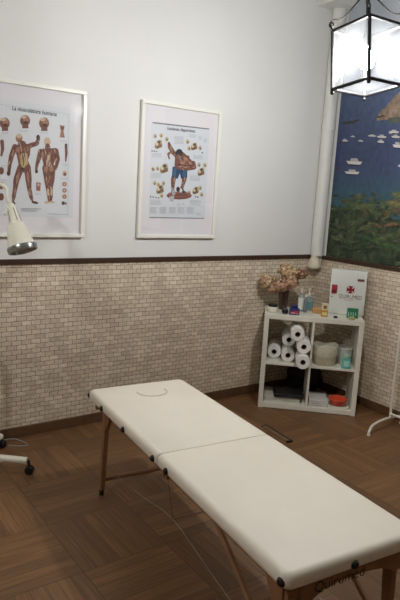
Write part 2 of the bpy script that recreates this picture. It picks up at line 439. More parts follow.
for k in range(60):
    x = random.uniform(20, 330); y = random.uniform(285, 560)
    for j in range(7):
        frond(x, y, -PI/2+random.uniform(-1.9, 1.9), random.uniform(16, 40), random.choice([(74, 88, 62), (50, 64, 48), (98, 104, 74), (32, 42, 34)]))
for (x, y, a_, ln, c) in ((130, 330, -1.2, 80, (86, 98, 62)), (130, 330, -.5, 90, (92, 102, 62)), (130, 330, -2.2, 80, (76, 90, 58)), (140, 330, -.1, 90, (84, 96, 62)),
        (130, 335, -2.8, 80, (62, 78, 52)), (130, 340, -1.7, 75, (70, 86, 54)), (330, 330, -2.5, 100, (118, 118, 74)), (340, 320, -2.2, 110, (104, 110, 72)), (330, 340, -2.9, 90, (96, 92, 60)),
        (210, 460, -1.6, 90, (76, 94, 58)), (210, 460, -.8, 90, (86, 102, 62)), (210, 460, -2.4, 95, (66, 84, 54)), (210, 465, -.2, 90, (72, 90, 56)), (210, 465, -2.9, 90, (56, 72, 46)),
        (290, 440, -1.2, 70, (80, 92, 56)), (240, 400, -.6, 60, (124, 96, 72)), (235, 405, -2.4, 55, (112, 88, 66))):
    frond(x, y, a_, ln, c)
o = mu.build('bay_mural', None)
tag(o, 'photo wall mural of a blue bay with moored boats, cliff and green palms', 'mural')

# ------------------------------------------------------------------ framed posters
def picture(x0, x1, z0, z1, label, art_fn, paper):
    t = thing('framed_poster', label, 'picture', (x0, -.0005, z0), 0, 'framed anatomy posters')
    W_, H_ = x1-x0, z1-z0; D_ = .03; fw_ = .024
    b = B()
    for (a, c) in (((0, -D_, 0), (W_, 0, fw_)), ((0, -D_, H_-fw_), (W_, 0, H_)), ((0, -D_, fw_), (fw_, 0, H_-fw_)), ((W_-fw_, -D_, fw_), (W_, 0, H_-fw_))):
        box(b, a, c, .0025, 0, 1)
    obj('frame', b, M_frame, t)
    b = B(); box(b, (fw_, -.0105, fw_), (W_-fw_, -.004, H_-fw_)); obj('mat_board', b, mat('lavender_white_mat', (232, 228, 232), .7), t)
    b = B(); box(b, (fw_, -.0215, fw_), (W_-fw_, -.0195, H_-fw_)); obj('glass', b, glassmat('picture_glass', (.99, .99, .99)), t)
    def fn_(px, py, e):
        q = on(px, py, 1, -.0115); return (q.x-x0, -.0112-e, q.z-z0)
    return t, fn_

# poster 1: the human musculature
t1, fn1 = picture(-2.930, -2.2525, 1.3346, 2.2665, 'white framed poster of two standing muscle figures, behind the exam lamp', None, None)
C1 = lambda x, y: (x*.317, 70+y*.317)
class ArtC(Art):
    def __init__(s, fn, C_): super().__init__(lambda x, y, e: fn(*C_(x, y), e))
a = ArtC(fn1, C1)
def rect_world(a_, fnlocal, x0, x1, z0, z1, col):   # straight sheet in the frame's own coordinates
    b_ = len(a_.v); a_.v += [(x0, -.0108, z0), (x1, -.0108, z0), (x1, -.0108, z1), (x0, -.0108, z1)]
    a_.f.append((b_, b_+1, b_+2, b_+3)); a_.c.append(col)
rect_world(a, None, .075, .6, .125, .815, (222, 224, 228))
a.text('La musculatura humana', (38, 126), (178, 146), (40, 44, 50), 1.3); a.text('La musculatura humana', (38.6, 126.4), (178.6, 146.4), (40, 44, 50), 1.3)
R1, R2, R3, R4 = (124, 82, 70), (166, 122, 102), (206, 182, 156), (84, 54, 48)
def headicon(x, y, r=15):
    a.ell(x, y, r, r*1.15, R1); a.ell(x+r*.2, y-r*.25, r*.6, r*.7, R2); a.ell(x-r*.3, y-r*.75, r*.55, r*.35, R3); a.ell(x+2, y+r*.35, r*.45, r*.3, R4)
    a.poly([(x-r*.5, y+r*.7), (x+r*.6, y+r*.7), (x+r*.7, y+r*1.5), (x-r*.6, y+r*1.5)], R1)
headicon(15, 168, 16); headicon(79, 160, 16); headicon(139, 168, 16)
a.limb([(-20, 165, 14), (-20, 200, 11)], R1)
MS = [(92, 56, 50), (176, 132, 108), (112, 70, 58), (206, 182, 154), (78, 48, 44)]
def ml(pts, col):
    a.limb(pts, col); a.streaks(pts, MS, 5)
def muscle_fig(front=True):
    if front:
        ml([(70, 235, 13), (72, 262, 21), (72, 285, 16), (78, 308, 17)], R1)            # torso
        a.poly([(45, 236), (98, 232), (94, 268), (82, 300), (64, 300), (52, 268)], R1)
        a.ell(60, 215, 11, 14, R2); a.ell(60, 208, 9, 7, R3); ml([(62, 226, 6), (66, 238, 7)], R1)
        ml([(47, 242, 9), (36, 272, 8), (30, 300, 6), (28, 322, 5)], R1); a.ell(27, 326, 6, 8, R4)
        ml([(96, 238, 8), (116, 232, 7), (121, 218, 5)], R1); a.ell(120, 212, 6, 8, R4)
        ml([(66, 306, 11), (52, 345, 10), (48, 372, 7), (43, 400, 6), (42, 418, 3)], R1); a.ell(42, 421, 7, 5, R4)
        ml([(86, 306, 11), (90, 345, 10), (92, 372, 7), (98, 400, 6), (102, 414, 3)], R1); a.ell(110, 418, 11, 4, R4, .2)
        a.ell(60, 252, 11, 9, R2); a.ell(84, 250, 10, 9, (150, 112, 80)); a.poly([(64, 264), (86, 262), (88, 296), (72, 312), (64, 292)], (196, 176, 120))
        a.ell(56, 340, 4, 20, R2, .25); a.ell(88, 338, 4, 20, R2, -.1); a.ell(47, 385, 3, 14, R2, .2); a.ell(95, 385, 3, 13, R2, -.2)
        a.ell(40, 262, 3, 12, R2, .3); a.ell(70, 312, 7, 5, R4)
    else:
        a.ell(149, 226, 11, 14, R3); ml([(150, 238, 7), (150, 248, 9)], R1)
        a.poly([(126, 250), (176, 246), (178, 272), (168, 300), (138, 302), (132, 276)], R1)
        ml([(128, 256, 8), (122, 280, 7), (116, 300, 5), (114, 314, 4)], R1); a.ell(115, 320, 5, 6, R4)
        ml([(176, 254, 8), (182, 282, 7), (178, 302, 5), (176, 312, 4)], R1)
        ml([(144, 308, 11), (148, 345, 9), (150, 372, 6), (154, 400, 5), (154, 414, 3)], R1)
        ml([(164, 308, 11), (163, 345, 9), (160, 372, 6), (162, 400, 4), (160, 414, 3)], R1)
        a.ell(148, 418, 9, 4, R3); a.ell(164, 417, 9, 3.5, R3)
        a.poly([(138, 254), (150, 262), (164, 252), (158, 292), (148, 296)], R2); a.poly([(146, 268), (156, 268), (156, 300), (146, 300)], R3)
        a.ell(145, 312, 7, 9, R2); a.ell(162, 312, 7, 9, R2); a.ell(151, 385, 3.5, 12, R3); a.ell(162, 385, 3, 12, R3); a.ell(134, 268, 4, 12, R2)
muscle_fig(True); muscle_fig(False)
a.streaks([(72, 240, 20), (72, 300, 12)], MS, 16); a.streaks([(152, 250, 22), (153, 300, 14)], MS, 16)
a.poly([(188, 174), (204, 176), (200, 192), (204, 214), (188, 212), (192, 192)], R2); a.ell(196, 184, 6, 5, R1)
a.limb([(208, 240, 4), (209, 262, 4), (207, 288, 2)], R1); a.ell(208, 236, 4, 4, R4)
a.limb([(6, 225, 6), (8, 250, 5), (4, 270, 3)], R1)
for y in (318, 365, 400): a.ell(4, y, 8, 12, R1)
a.ell(204, 326, 7, 9, R3); a.ell(204, 329, 5, 5, R1)
for y in (360, 380, 399): a.ell(203, y, 7, 7, (160, 86, 74)); a.ell(203, y, 4, 4, R3)
a.ell(199, 420, 5, 6, R4); a.ell(207, 421, 3, 4, R1)
a.poly([(114, 354), (128, 355), (127, 382), (114, 380)], (168, 100, 88)); a.ell(121, 362, 4, 5, R3)
for r_, y in enumerate((436, 440, 444)): a.poly([(66, y), (130-8*r_, y+1), (130-8*r_, y+2.6), (66, y+1.6)], (150, 152, 156))
a.poly([(150, 452), (216, 456), (216, 457.5), (150, 453.5)], (170, 172, 178))
for (x, y, w_) in ((5, 195, 20), (188, 222, 22), (196, 296, 20), (192, 340, 22), (110, 388, 20), (60, 190, 28), (125, 194, 26), (0, 300, 18), (0, 345, 18)):
    for k in range(2): a.poly([(x, y+k*4), (x+w_, y+k*4+1), (x+w_, y+k*4+2.2), (x, y+k*4+1.2)], (186, 188, 194))
a.poly([(0, 108), (218, 138), (218, 139.5), (0, 109.5)], (196, 200, 208)); a.poly([(216, 138), (217.5, 138), (214, 458), (212.5, 458)], (196, 200, 208))
a.build('poster', t1)

# poster 2: sports injuries
t2, fn2 = picture(-1.8462, -1.1684, 1.3336, 2.2750, 'white framed poster of a crouching thrower in blue shorts', None, None)
C2 = lambda x, y: (145+x*.18325, 115+y*.18325)
a = ArtC(fn2, C2)
a.poly([(36, 36), (352, 74), (326, 566), (22, 562)], (219, 222, 228))
a.poly([(42, 38), (350, 74), (350, 80), (42, 45)], (112, 112, 122)); a.poly([(24, 556), (322, 562), (322, 567), (24, 562)], (130, 130, 140))
a.text('Lesiones deportivas', (122, 80), (272, 96), (36, 40, 50), 1.35); a.text('Lesiones deportivas', (123.2, 81), (273.2, 97), (36, 40, 50), 1.35)
BR, BL_, SK, DK = (126, 80, 66), (40, 72, 106), (178, 134, 110), (52, 38, 40)
# bones and joints around the figure
for (x, y, r_) in ((74, 160, 24), (268, 172, 20), (104, 292, 26), (306, 310, 22), (82, 406, 24), (276, 412, 20)):
    a.ell(x, y, r_*.8, r_*1.0, (170, 148, 112), .4); a.ell(x+r_*.3, y-r_*.5, r_*.5, r_*.6, (188, 168, 130)); a.ell(x-r_*.4, y+r_*.5, r_*.5, r_*.55, (150, 124, 92)); a.ell(x-r_*.3, y-r_*.2, r_*.4, r_*.55, (214, 200, 168)); a.ell(x+r_*.35, y+r_*.3, r_*.5, r_*.5, (132, 96, 66))
    a.ell(x+r_*.1, y-r_*.5, r_*.4, r_*.35, (92, 74, 60)); a.ell(x-r_*.2, y+r_*.6, r_*.3, r_*.25, (96, 74, 58))
for (x, y) in ((55, 115), (88, 112), (118, 132), (232, 146), (240, 182), (300, 180), (68, 292), (44, 296), (294, 272), (326, 274), (52, 372), (100, 372), (300, 398), (308, 434), (240, 424), (72, 380), (90, 440)):
    a.ell(x, y, 10, 13, (198, 184, 150)); a.ell(x+2, y+3, 5, 6, (142, 110, 78))
for (x, y) in ((38, 196), (50, 197), (62, 199), (30, 446), (44, 448), (60, 450), (74, 452), (276, 446), (288, 448), (312, 206), (42, 294)): a.ell(x, y, 4, 4, (66, 56, 54))
a.ell(300, 126, 12, 10, (206, 208, 212)); a.ell(328, 138, 9, 14, (206, 208, 212))
MS2 = [(96, 54, 48), (190, 146, 122), (70, 42, 44), (160, 104, 84), (214, 180, 156)]
def ml2(pts, col):
    a.limb(pts, col); a.streaks(pts, MS2, 5)
# the disc-shaped ground and the thrower
a.ell(186, 440, 70, 21, (118, 74, 64)); a.ell(186, 434, 66, 17, (150, 98, 80)); a.ell(196, 436, 40, 9, (128, 78, 66)); a.poly([(132, 446), (160, 440), (154, 474), (134, 470)], (190, 188, 190))
ml2([(166, 312, 15), (154, 352, 13), (152, 380, 10), (152, 404, 8), (150, 424, 9)], BR); ml2([(152, 404, 7), (156, 428, 10)], (176, 176, 180))
ml2([(208, 312, 15), (214, 350, 13), (208, 378, 9), (200, 398, 8), (206, 418, 9)], BR); a.ell(208, 420, 16, 6, (60, 70, 88)); a.ell(180, 405, 10, 14, DK); a.ell(196, 412, 7, 12, (220, 220, 222))
a.poly([(150, 282), (230, 288), (230, 342), (196, 348), (190, 318), (178, 348), (146, 338)], BL_); a.poly([(158, 290), (172, 292), (166, 336), (152, 332)], (66, 104, 138)); a.poly([(206, 296), (222, 298), (222, 336), (206, 336)], (64, 98, 132))
a.poly([(164, 222), (206, 200), (240, 232), (266, 262), (258, 288), (230, 294), (190, 300), (160, 284)], BR)
ml2([(176, 226, 12), (150, 200, 12), (134, 172, 11), (130, 152, 6)], BR); ml2([(150, 200, 8), (126, 212, 6), (132, 238, 4)], BR)
ml2([(262, 262, 13), (268, 286, 12), (230, 294, 10), (196, 288, 9), (178, 288, 8)], BR)
a.ell(186, 206, 19, 21, DK); a.ell(184, 222, 12, 13, (92, 64, 56))
for (x, y, rx, ry, c, r_) in ((222, 240, 16, 8, SK, .7), (206, 262, 18, 8, SK, .3), (246, 262, 12, 7, SK, .8), (142, 184, 4, 16, SK, -.4), (196, 240, 10, 5, (96, 54, 50), .4), (230, 284, 22, 4, SK, -.1),
        (160, 352, 4, 16, SK, .2), (216, 350, 4, 14, SK, 0), (186, 272, 10, 6, (98, 52, 48), .2), (236, 226, 8, 4, (106, 58, 50), .7), (214, 274, 14, 4, (104, 60, 52), 0)):
    a.ell(x, y, rx, ry, c, r_)
a.streaks([(184, 226, 12), (232, 276, 15)], MS2, 16); a.streaks([(190, 280, 12), (262, 286, 12)], MS2, 6)
# small print in columns
def para(x, y, w_, n_, g=(184, 187, 194)):
    for k in range(n_): a.poly([(x, y+k*6.2), (x+w_*random.uniform(.8, 1), y+k*6.2+2), (x+w_*.9, y+k*6.2+4.6), (x, y+k*6.2+2.6)], g)
for (x, y, w_, n_) in ((160, 116, 56, 7), (36, 208, 60, 4), (262, 218, 60, 4), (32, 316, 62, 5), (244, 330, 60, 5), (26, 462, 66, 5), (244, 464, 66, 5), (240, 106, 40, 3)): para(x, y, w_, n_)
for x in (26, 78, 130, 178, 228): para(x, 502, 40, 6, (176, 180, 188))
a.ell(182, 488, 8, 8, (196, 206, 206)); a.ell(208, 486, 8, 8, (196, 206, 206)); para(280, 536, 26, 2)
a.build('poster', t2)

# ------------------------------------------------------------------ lanterns
M_pane = glassmat('lantern_glass', (.97, .985, 1), haze=.010)
def lantern(loc, rz, label, power, swing=(0, 0)):
    t = thing('hanging_lantern', label, 'lamp', loc, rz, 'glass hanging lanterns')
    s = .117; h = .141; r = .0085; cage = []
    def keep(*q, **kw): o_ = obj(*q, **kw); cage.append(o_); return o_
    def corner(k): a_ = PI/2*k; return Vector((math.cos(a_), math.sin(a_), 0))*s*math.sqrt(2)
    for k in range(4):
        c = corner(k); b = B()
        tube(b, [c+Vector((0, 0, -h-.012)), c+Vector((0, 0, h))], r, 8); ball(b, c+Vector((0, 0, -h-.016)), .010, 8)
        keep('corner_post', b, M_blackiron, t, True)
        b = B(); d = c.normalized()
        path = smooth_path([c+Vector((0, 0, h)), c+d*.012+Vector((0, 0, h+.035)), c-d*.004+Vector((0, 0, h+.052)), c-d*.05+Vector((0, 0, h+.06)), c-d*.11+Vector((0, 0, h+.12)), Vector((0, 0, h+.17))+d*.012], 5)
        tube(b, path, .004, 6); 
        pr = [c+d*.006+Vector((math.cos(q)*0, 0, 0))+d*(.011*math.cos(q))+Vector((0, 0, h+.03+.011*math.sin(q))) for q in [2*PI*i/10 for i in range(10)]]
        tube(b, pr+[pr[0]], .0032, 6); keep('scroll_arm', b, M_blackiron, t, True)
        c2 = corner(k+1)
        for z in (-h, h):
            b = B(); tube(b, [c+Vector((0, 0, z)), c2+Vector((0, 0, z))], .0085, 8); keep('rail', b, M_blackiron, t, True)
        b = B(); e = (c2-c)*.035
        q = [b.verts.new(v_) for v_ in (c+e+Vector((0, 0, -h+.004)), c2-e+Vector((0, 0, -h+.004)), c2-e+Vector((0, 0, h-.004)), c+e+Vector((0, 0, h-.004)))]
        f = b.faces.new(q); bmesh.ops.solidify(b, geom=[f], thickness=.002); keep('glass_pane', b, M_pane, t)
    b = B(); q = [b.verts.new(corner(k)*.95+Vector((0, 0, -h))) for k in range(4)]; f = b.faces.new(q); bmesh.ops.solidify(b, geom=[f], thickness=.002); keep('bottom_pane', b, M_pane, t)
    b = B(); lathe(b, [(0, h+.19), (.02, h+.185), (.024, h+.165), (.012, h+.15), (.008, h+.10), (.008, .115), (.021, .11), (.023, .06), (.019, .052), (0, .052)], 16); keep('socket', b, M_black, t, True)
    e = bpy.data.materials.get('lit_bulb_%d' % power) or mat('lit_bulb_%d' % power, (255, 253, 249), .4, emit=power)
    b = B(); lathe(b, [(.014, .051), (.017, .035), (.033, .005), (.036, -.02), (.028, -.045), (0, -.057)], 14); keep('bulb', b, e, t, True, 80)
    # the cage hangs a little askew from the end of its chain
    pv = Vector((0, 0, h+.19)); TM = Matrix.Translation(pv) @ Euler((swing[0], swing[1], 0)).to_matrix().to_4x4() @ Matrix.Translation(-pv)
    for o_ in cage: o_.data.transform(TM)
    b = B(); z = h+.19; k = 0
    zt = H-.03-loc[2]
    while z < zt-.012:
        pts = []
        for i in range(12):
            q = 2*PI*i/12; u_ = .008*math.cos(q); v_ = .017*math.sin(q)
            pts.append(Vector((u_, 0, z+.012+v_) if k % 2 else (0, u_, z+.012+v_)))
        tube(b, pts+[pts[0]], .0022, 5, cap=False); z += .026; k += 1
    obj('chain', b, M_blackiron, t, True)
    b = B(); lathe(b, [(0, zt-.005), (.02, zt), (.055, zt+.022), (.055, zt+.0295), (0, zt+.0295)], 20); obj('ceiling_rose', b, M_blackiron, t, True)
    return t
ang = math.atan2(CP.y-LANTERN_A[1], CP.x-LANTERN_A[0])
lantern(LANTERN_A, ang+.02, 'black iron and glass lantern glowing in front of the sea mural', BULB_A, (.085, -.085))
lantern(LANTERN_B, .5, 'second black iron lantern hanging over the left side of the room', BULB_B)

# ------------------------------------------------------------------ massage table
TA = -1.6725; TL, TW, TH = 1.789, .5855, .5725
t = thing('massage_table', 'folding massage table with cream vinyl top on wooden legs', 'massage table', (-2.3655, -1.7355, 0), TA)
# in its own axes: x runs towards the near end, -y is the side with the black studs
pads = []
for a0, a1 in ((-TL/2, -.0005), (.0005, TL/2)):
    b = B(); cushion(b, a0, a1, -TW/2, TW/2, TH-.062, TH, .035, .024, 7)
    inn = a1 if a1 < 0 else a0
    for v in b.verts:
        if abs(v.co.x-inn) < .036: v.co.x = inn+(v.co.x-inn)*.15
    pads.append(obj('padded_top', b, M_vinyl, t, True, 80))
# breath hole plug, a U-shaped seam near the far end
b = B(); pts = []
for i in range(15):
    q = -PI/2*1.15+PI*1.15*i/14; pts.append((-TL/2+.165+.075*math.cos(q), .02+.085*math.sin(q), TH+.0005))
tube(b, pts, .0028, 6); obj('face_hole_seam', b, mat('vinyl_seam_tan', (196, 180, 152), .6), pads[0], True)  # seam line in a darker tan than the vinyl
b = B(); 
for (a0, a1) in ((-TL/2+.02, -.004), (.004, TL/2-.012)):
    for y in (-TW/2+.055, TW/2-.073): box(b, (a0, y, TH-.115), (a1, y+.018, TH-.0625), .002, 0, 1)
    box(b, (a0, -TW/2+.038, TH-.115), (a0+.018, TW/2-.038, TH-.0625), .002, 0, 1)
    if a1 < 1 and a1 < 0: box(b, (a1-.018, -TW/2+.038, TH-.115), (a1, TW/2-.038, TH-.0625), .002, 0, 1)
obj('side_rails', b, M_beech, t)
# near end board with an arched cut-out and the maker's lettering
b = B(); n_ = 24; xe = TL/2-.012; zt, zb = TH-.0625, TH-.125
top = []; bot = []
for i in range(n_+1):
    y = -TW/2+.02+(TW-.04)*i/n_; arc = .038*max(0, 1-((y)/.17)**2)**.5 if abs(y) < .17 else 0
    top.append((y, zt)); bot.append((y, zb+arc))
def V(x, p_): return b.verts.new((x, p_[0], p_[1]))
A_ = [V(xe, p_) for p_ in top]; B_ = [V(xe, p_) for p_ in bot]; C_ = [V(xe-.018, p_) for p_ in top]; D_ = [V(xe-.018, p_) for p_ in bot]
for i in range(n_):
    b.faces.new((A_[i], A_[i+1], B_[i+1], B_[i])); b.faces.new((C_[i], D_[i], D_[i+1], C_[i+1])); b.faces.new((A_[i], C_[i], C_[i+1], A_[i+1])); b.faces.new((B_[i], B_[i+1], D_[i+1], D_[i]))
b.faces.new((A_[0], B_[0], D_[0], C_[0])); b.faces.new((A_[-1], C_[-1], D_[-1], B_[-1]))
eb = obj('end_board', b, M_beech, t)
vs, fs = text_mesh('Quirumed'); b = B(); y0, w_ = -.17, .21
vv = [b.verts.new((xe+.0008, y0+u*w_, TH-.098+v*w_)) for u, v in vs]
for f in fs:
    try: b.faces.new([vv[i] for i in f])
    except Exception: pass
obj('lettering', b, mat('black_print', (30, 22, 18), .6), eb)
# black studs
for (x, y, d) in ((-TL/2+.010, -TW/2+.010, (-.7, -.7, 0)), (-.67, -TW/2, (0, -1, 0)), (-.375, -TW/2, (0, -1, 0)), (-.04, -TW/2, (0, -1, 0)), (.09, -TW/2, (0, -1, 0)), (TL/2-.03, -TW/2+.004, (.1, -1, 0)), (TL/2-.002, -.02, (1, 0, 0))):
    b = B(); lathe(b, [(.0, -.004), (.015, -.004), (.0155, .003), (.011, .010), (0, .012)], 14, (x, y, TH-.036), 0, d); obj('stud', b, M_black, t, True)
# legs
def leg(x, y, foot_x, foot_y, bracket=0):
    b = B(); zt = TH-.07
    for i, (z0, z1, w0, w1) in enumerate(((zt, .25, .024, .018), (.25, .03, .018, .013))):
        f0 = (zt-z0)/(zt); f1 = (zt-z1)/(zt)
        c0 = (x+(foot_x-x)*f0, y+(foot_y-y)*f0, z0); c1 = (x+(foot_x-x)*f1, y+(foot_y-y)*f1, z1)
        q0 = [b.verts.new((c0[0]+sx*w0, c0[1]+sy*.012, z0)) for sx, sy in ((-1, -1), (1, -1), (1, 1), (-1, 1))]
        q1 = [b.verts.new((c1[0]+sx*w1, c1[1]+sy*.012, z1)) for sx, sy in ((-1, -1), (1, -1), (1, 1), (-1, 1))]
        for k in range(4): b.faces.new((q0[k], q0[(k+1) % 4], q1[(k+1) % 4], q1[k]))
        b.faces.new(q0); b.faces.new(q1[::-1])
    if bracket:
        q = [(x, y-.010, zt), (x+bracket*.075, y-.010, zt), (x+bracket*.055, y-.010, zt-.05), (x+bracket*.02, y-.010, zt-.11)]
        v0 = [b.verts.new(p_) for p_ in q]; v1 = [b.verts.new((p_[0], p_[1]+.02, p_[2])) for p_ in q]
        b.faces.new(v0); b.faces.new(v1[::-1])
        for k in range(4): b.faces.new((v0[k], v1[k], v1[(k+1) % 4], v0[(k+1) % 4]))
    o_ = obj('leg', b, M_beech, t)
    b = B(); lathe(b, [(0, 0), (.013, 0), (.014, .03), (.011, .036), (0, .036)], 12, (foot_x, foot_y, 0)); obj('rubber_foot', b, M_black, o_, True)
    return o_
for sx in (-1, 1):
    q = .165 if sx < 0 else .085
    for sy in (-1, 1): leg(sx*(TL/2-q), sy*(TW/2-.05), sx*(TL/2-q+.025), sy*(TW/2-.045), -sx)
    b = B(); tube(b, [(sx*(TL/2-.115), -TW/2+.05, .075), (sx*(TL/2-.115), TW/2-.05, .075)], .013, 8); obj('crossbar', b, M_beech, t, True)
for sy in (-1, 1):
    b = B(); y = sy*(TW/2-.065)
    tube(b, [(.40, y, TH-.115), (TL/2-.075, y, .17)], .012, 6); obj('brace', b, M_beech, t, True)
    b = B(); y = sy*.16
    tube(b, smooth_path([(-TL/2+.115, y, .09), (-.35, y+sy*.02, .17), (0, y+sy*.04, .25), (.35, y+sy*.02, .17), (TL/2-.115, y, .09)], 4), .0022, 6); obj('tension_cable', b, M_steel, t, True)
b = B(); 
for sy in (-1, 1): tube(b, [(0, sy*.2, .25), (0, sy*.24, TH-.1)], .0022, 6)
tube(b, [(0, -.2, .25), (0, .2, .25)], .0022, 6); obj('centre_cable', b, M_steel, t, True)

# ------------------------------------------------------------------ cube shelf in the corner
SA = -.7404; SX, SY = -.5478, -.5599
sh = thing('cube_shelf', 'white cube shelf with four open compartments standing across the corner', 'shelf', (SX, SY, 0), SA)
SU = Vector((math.cos(SA), math.sin(SA), 0)); SN = Vector((-SU.y, SU.x, 0))
def loc(x, y, z): return Vector((SX, SY, 0)) + SU*x + SN*y + Vector((0, 0, z))
def tolocal(P_): d = P_-Vector((SX, SY, 0)); return d.dot(SU), d.dot(SN), P_.z
hw, SD, ST, SH = .385, .365, .038, .77
for sx in (-1, 1):
    b = B(); box(b, (sx*hw, 0, 0), (sx*(hw-ST), SD, SH-ST), .0015, 0, 1); obj('side_panel', b, M_white, sh)
b = B(); box(b, (-hw, 0, SH-ST), (hw, SD, SH), .0015, 0, 1); obj('top_panel', b, M_white, sh)
b = B(); box(b, (-hw+ST, .0, .004), (hw-ST, SD, .004+ST), .0015, 0, 1); obj('bottom_panel', b, M_white, sh)
b = B(); box(b, (-.008, .002, .042), (.008, SD-.002, SH-ST), .001, 0, 1); obj('divider', b, M_white, sh)
ZM = .378
for x0, x1 in ((-hw+ST, -.008), (.008, hw-ST)):
    b = B(); box(b, (x0, .002, ZM-.016), (x1, SD-.002, ZM), .001, 0, 1); obj('middle_board', b, M_white, sh)
ZB = .042

# paper rolls on the upper left shelf, axes pointing out of the compartment
M_paper = mat('white_paper', (232, 230, 224), .85, noise=.04, nscale=40, bump=.1); M_card = mat('cardboard_core', (120, 100, 84), .9)
RR = .0545; base = ZM+RR+.0005
def paper_roll(P_, label, first=[None]):
    if first[0] is None:
        r_ = thing('paper_roll', label, 'paper roll', P_, SA, 'rolls of white paper in the shelf'); L_ = .215
        b = B(); lathe(b, [(.021, 0), (RR-.003, 0), (RR, .004), (RR, L_-.004), (RR-.003, L_), (.021, L_), (.021, 0)], 28, (0, 0, 0), 0, (0, 1, 0)); obj('sheet_winding', b, M_paper, r_, True)
        b = B(); lathe(b, [(.0205, .001), (.0205, L_-.001), (.0185, L_-.001), (.0185, .001), (.0205, .001)], 20, (0, 0, 0), 0, (0, 1, 0)); obj('cardboard_tube', b, M_card, r_, True)
        first[0] = r_; return r_
    r_ = first[0].copy(); COL.objects.link(r_); r_.location = P_; r_['label'] = label
    for ch in list(first[0].children):
        c = ch.copy(); COL.objects.link(c); c.parent = r_
    return r_
DZ = 2*RR+.0008
rolls = (((-.286, .14, base), 'lone paper roll at the left, against the side panel'),
         ((-.1755, .06, base), 'lower paper roll of the middle pair'),
         ((-.1755, .14, base+DZ), 'upper paper roll of the middle pair'),
         ((-.0645, -.11, base), 'lowest paper roll at the divider, sticking out over the shelf edge'),
         ((-.0645, -.06, base+DZ), 'paper roll in the middle of the column at the divider'),
         ((-.12, -.06, base+DZ+.0956), 'topmost paper roll, right under the shelf top'))
for (x, y, z), lb in rolls: paper_roll(loc(x, y, z), lb)

# basket, container and cup in the upper right compartment
M_wick = mat('cream_woven_cloth', (200, 190, 166), .9, noise=.25, nscale=70, bump=.6)
bk = thing('storage_basket', 'round cream cloth basket with folded collar in the upper right compartment', 'basket', loc(.118, .105, ZM+.0006), SA)
b = B(); lathe(b, [(0, .001), (.082, .001), (.092, .02), (.097, .10), (.09, .102), (.086, .03), (0, .02)], 28, sy=.85); obj('basket_body', b, M_wick, bk, True)
b = B(); lathe(b, [(.0985, .075), (.103, .085), (.101, .158), (.095, .163), (.090, .156), (.091, .103)], 28, sy=.85)
for v in b.verts: v.co.z += .008*math.sin(math.atan2(v.co.y, v.co.x)*3)*(v.co.z > .12)
obj('folded_collar', b, mat('white_cloth', (214, 208, 188), .9, noise=.12, nscale=30, bump=.4), bk, True)
ct = thing('clear_tub', 'frosted plastic tub behind the turquoise cup', 'tub', loc(.278, .185, ZM+.0006), SA)
b = B(); lathe(b, [(0, .002), (.052, .002), (.058, .012), (.062, .135), (.058, .135), (.054, .014), (0, .01)], 24); obj('tub_body', b, mat('frosted_plastic', (204, 206, 196), .5, noise=.06, nscale=20), ct, True)
b = B(); lathe(b, [(.0625, .125), (.066, .127), (.066, .139), (.058, .139), (.058, .136)], 24); obj('tub_rim', b, M_enam, ct, True)
cu = thing('turquoise_bottle', 'small turquoise bottle with pale cap at the right of the basket', 'bottle', loc(.280, .030, ZM+.0006), SA)
M_turq = mat('turquoise_plastic', (92, 190, 176), .35)
b = B(); cushion(b, -.034, .034, -.02, .02, 0, .086, .016, .006, 4); obj('bottle_body', b, M_turq, cu, True)
b = B(); lathe(b, [(0, .085), (.024, .085), (.026, .09), (.026, .112), (0, .114)], 18); obj('cap', b, mat('pale_green_cap', (170, 206, 190), .4), cu, True)
b = B(); box(b, (-.022, -.0212, .02), (.022, -.0204, .065)); obj('paper_label', b, mat('pale_label', (170, 214, 206), .6), cu)

# lower left compartment: magazines with a black flat case
mg = thing('paper_stack', 'stack of white papers lying in the lower left compartment', 'papers', loc(-.19, .17, ZB), SA)
for k in range(5):
    b = B(); c = random.uniform(-.006, .006); box(b, (-.145+c, -.11-c, .0005+k*.008), (.135+c, .13, .0078+k*.008), .001, 0, 1)
    o = obj('sheaf', b, mat('off_white_paper', (206, 202, 190), .8), mg)
bc = thing('flat_case', 'flat black case lying on the papers in the lower left compartment', 'case', loc(-.145, .145, ZB+.0405), SA+.05)
b = B(); cushion(b, -.12, .115, -.10, .10, 0, .030, .012, .006, 4); obj('case_body', b, mat('matte_black', (28, 27, 27), .6), bc, True)
b = B(); box(b, (-.10, -.08, .0302), (.095, .08, .0312)); obj('case_panel', b, mat('dark_grey_panel', (46, 46, 46), .35), bc)
b = B(); tube(b, smooth_path([(-.02, -.1, .015), (-.02, -.112, .016), (.03, -.112, .016), (.03, -.1, .015)], 4), .003, 6); obj('handle', b, M_black, bc, True)
# lower right compartment: booklets and a red bowl on a white tray
bk2 = thing('booklet_pile', 'pile of white booklets with grey print in the lower right compartment', 'booklets', loc(.098, .11, ZB), SA)
for k in range(4):
    b = B(); box(b, (-.078, -.09, .0005+k*.014), (.07, .12, .0142+k*.014), .002, 0, 1); o = obj('booklet', b, mat('booklet_white', (208, 206, 198), .7), bk2)
b = B()
for k in range(3):
    box(b, (-.06, -.0908, .010+k*.014), (.02-.01*k, -.0902, .0125+k*.014))
obj('print_lines', b, mat('grey_print', (110, 110, 112), .8), bk2)
tr = thing('white_tray', 'white shallow tray under the red bowl', 'tray', loc(.256, .105, ZB+.0006), SA)
b = B(); cushion(b, -.085, .085, -.085, .12, .0, .012, .02, .004, 4); obj('tray_base', b, M_enam, tr, True)
b = B(); pts = []
for (cx, cy_, a0) in ((.065, .10, 0), (-.065, .10, PI/2), (-.065, -.065, PI), (.065, -.065, 3*PI/2)):
    for j in range(5): q = a0+PI/2*j/4; pts.append((cx+.018*math.cos(q), cy_+.018*math.sin(q), .014))
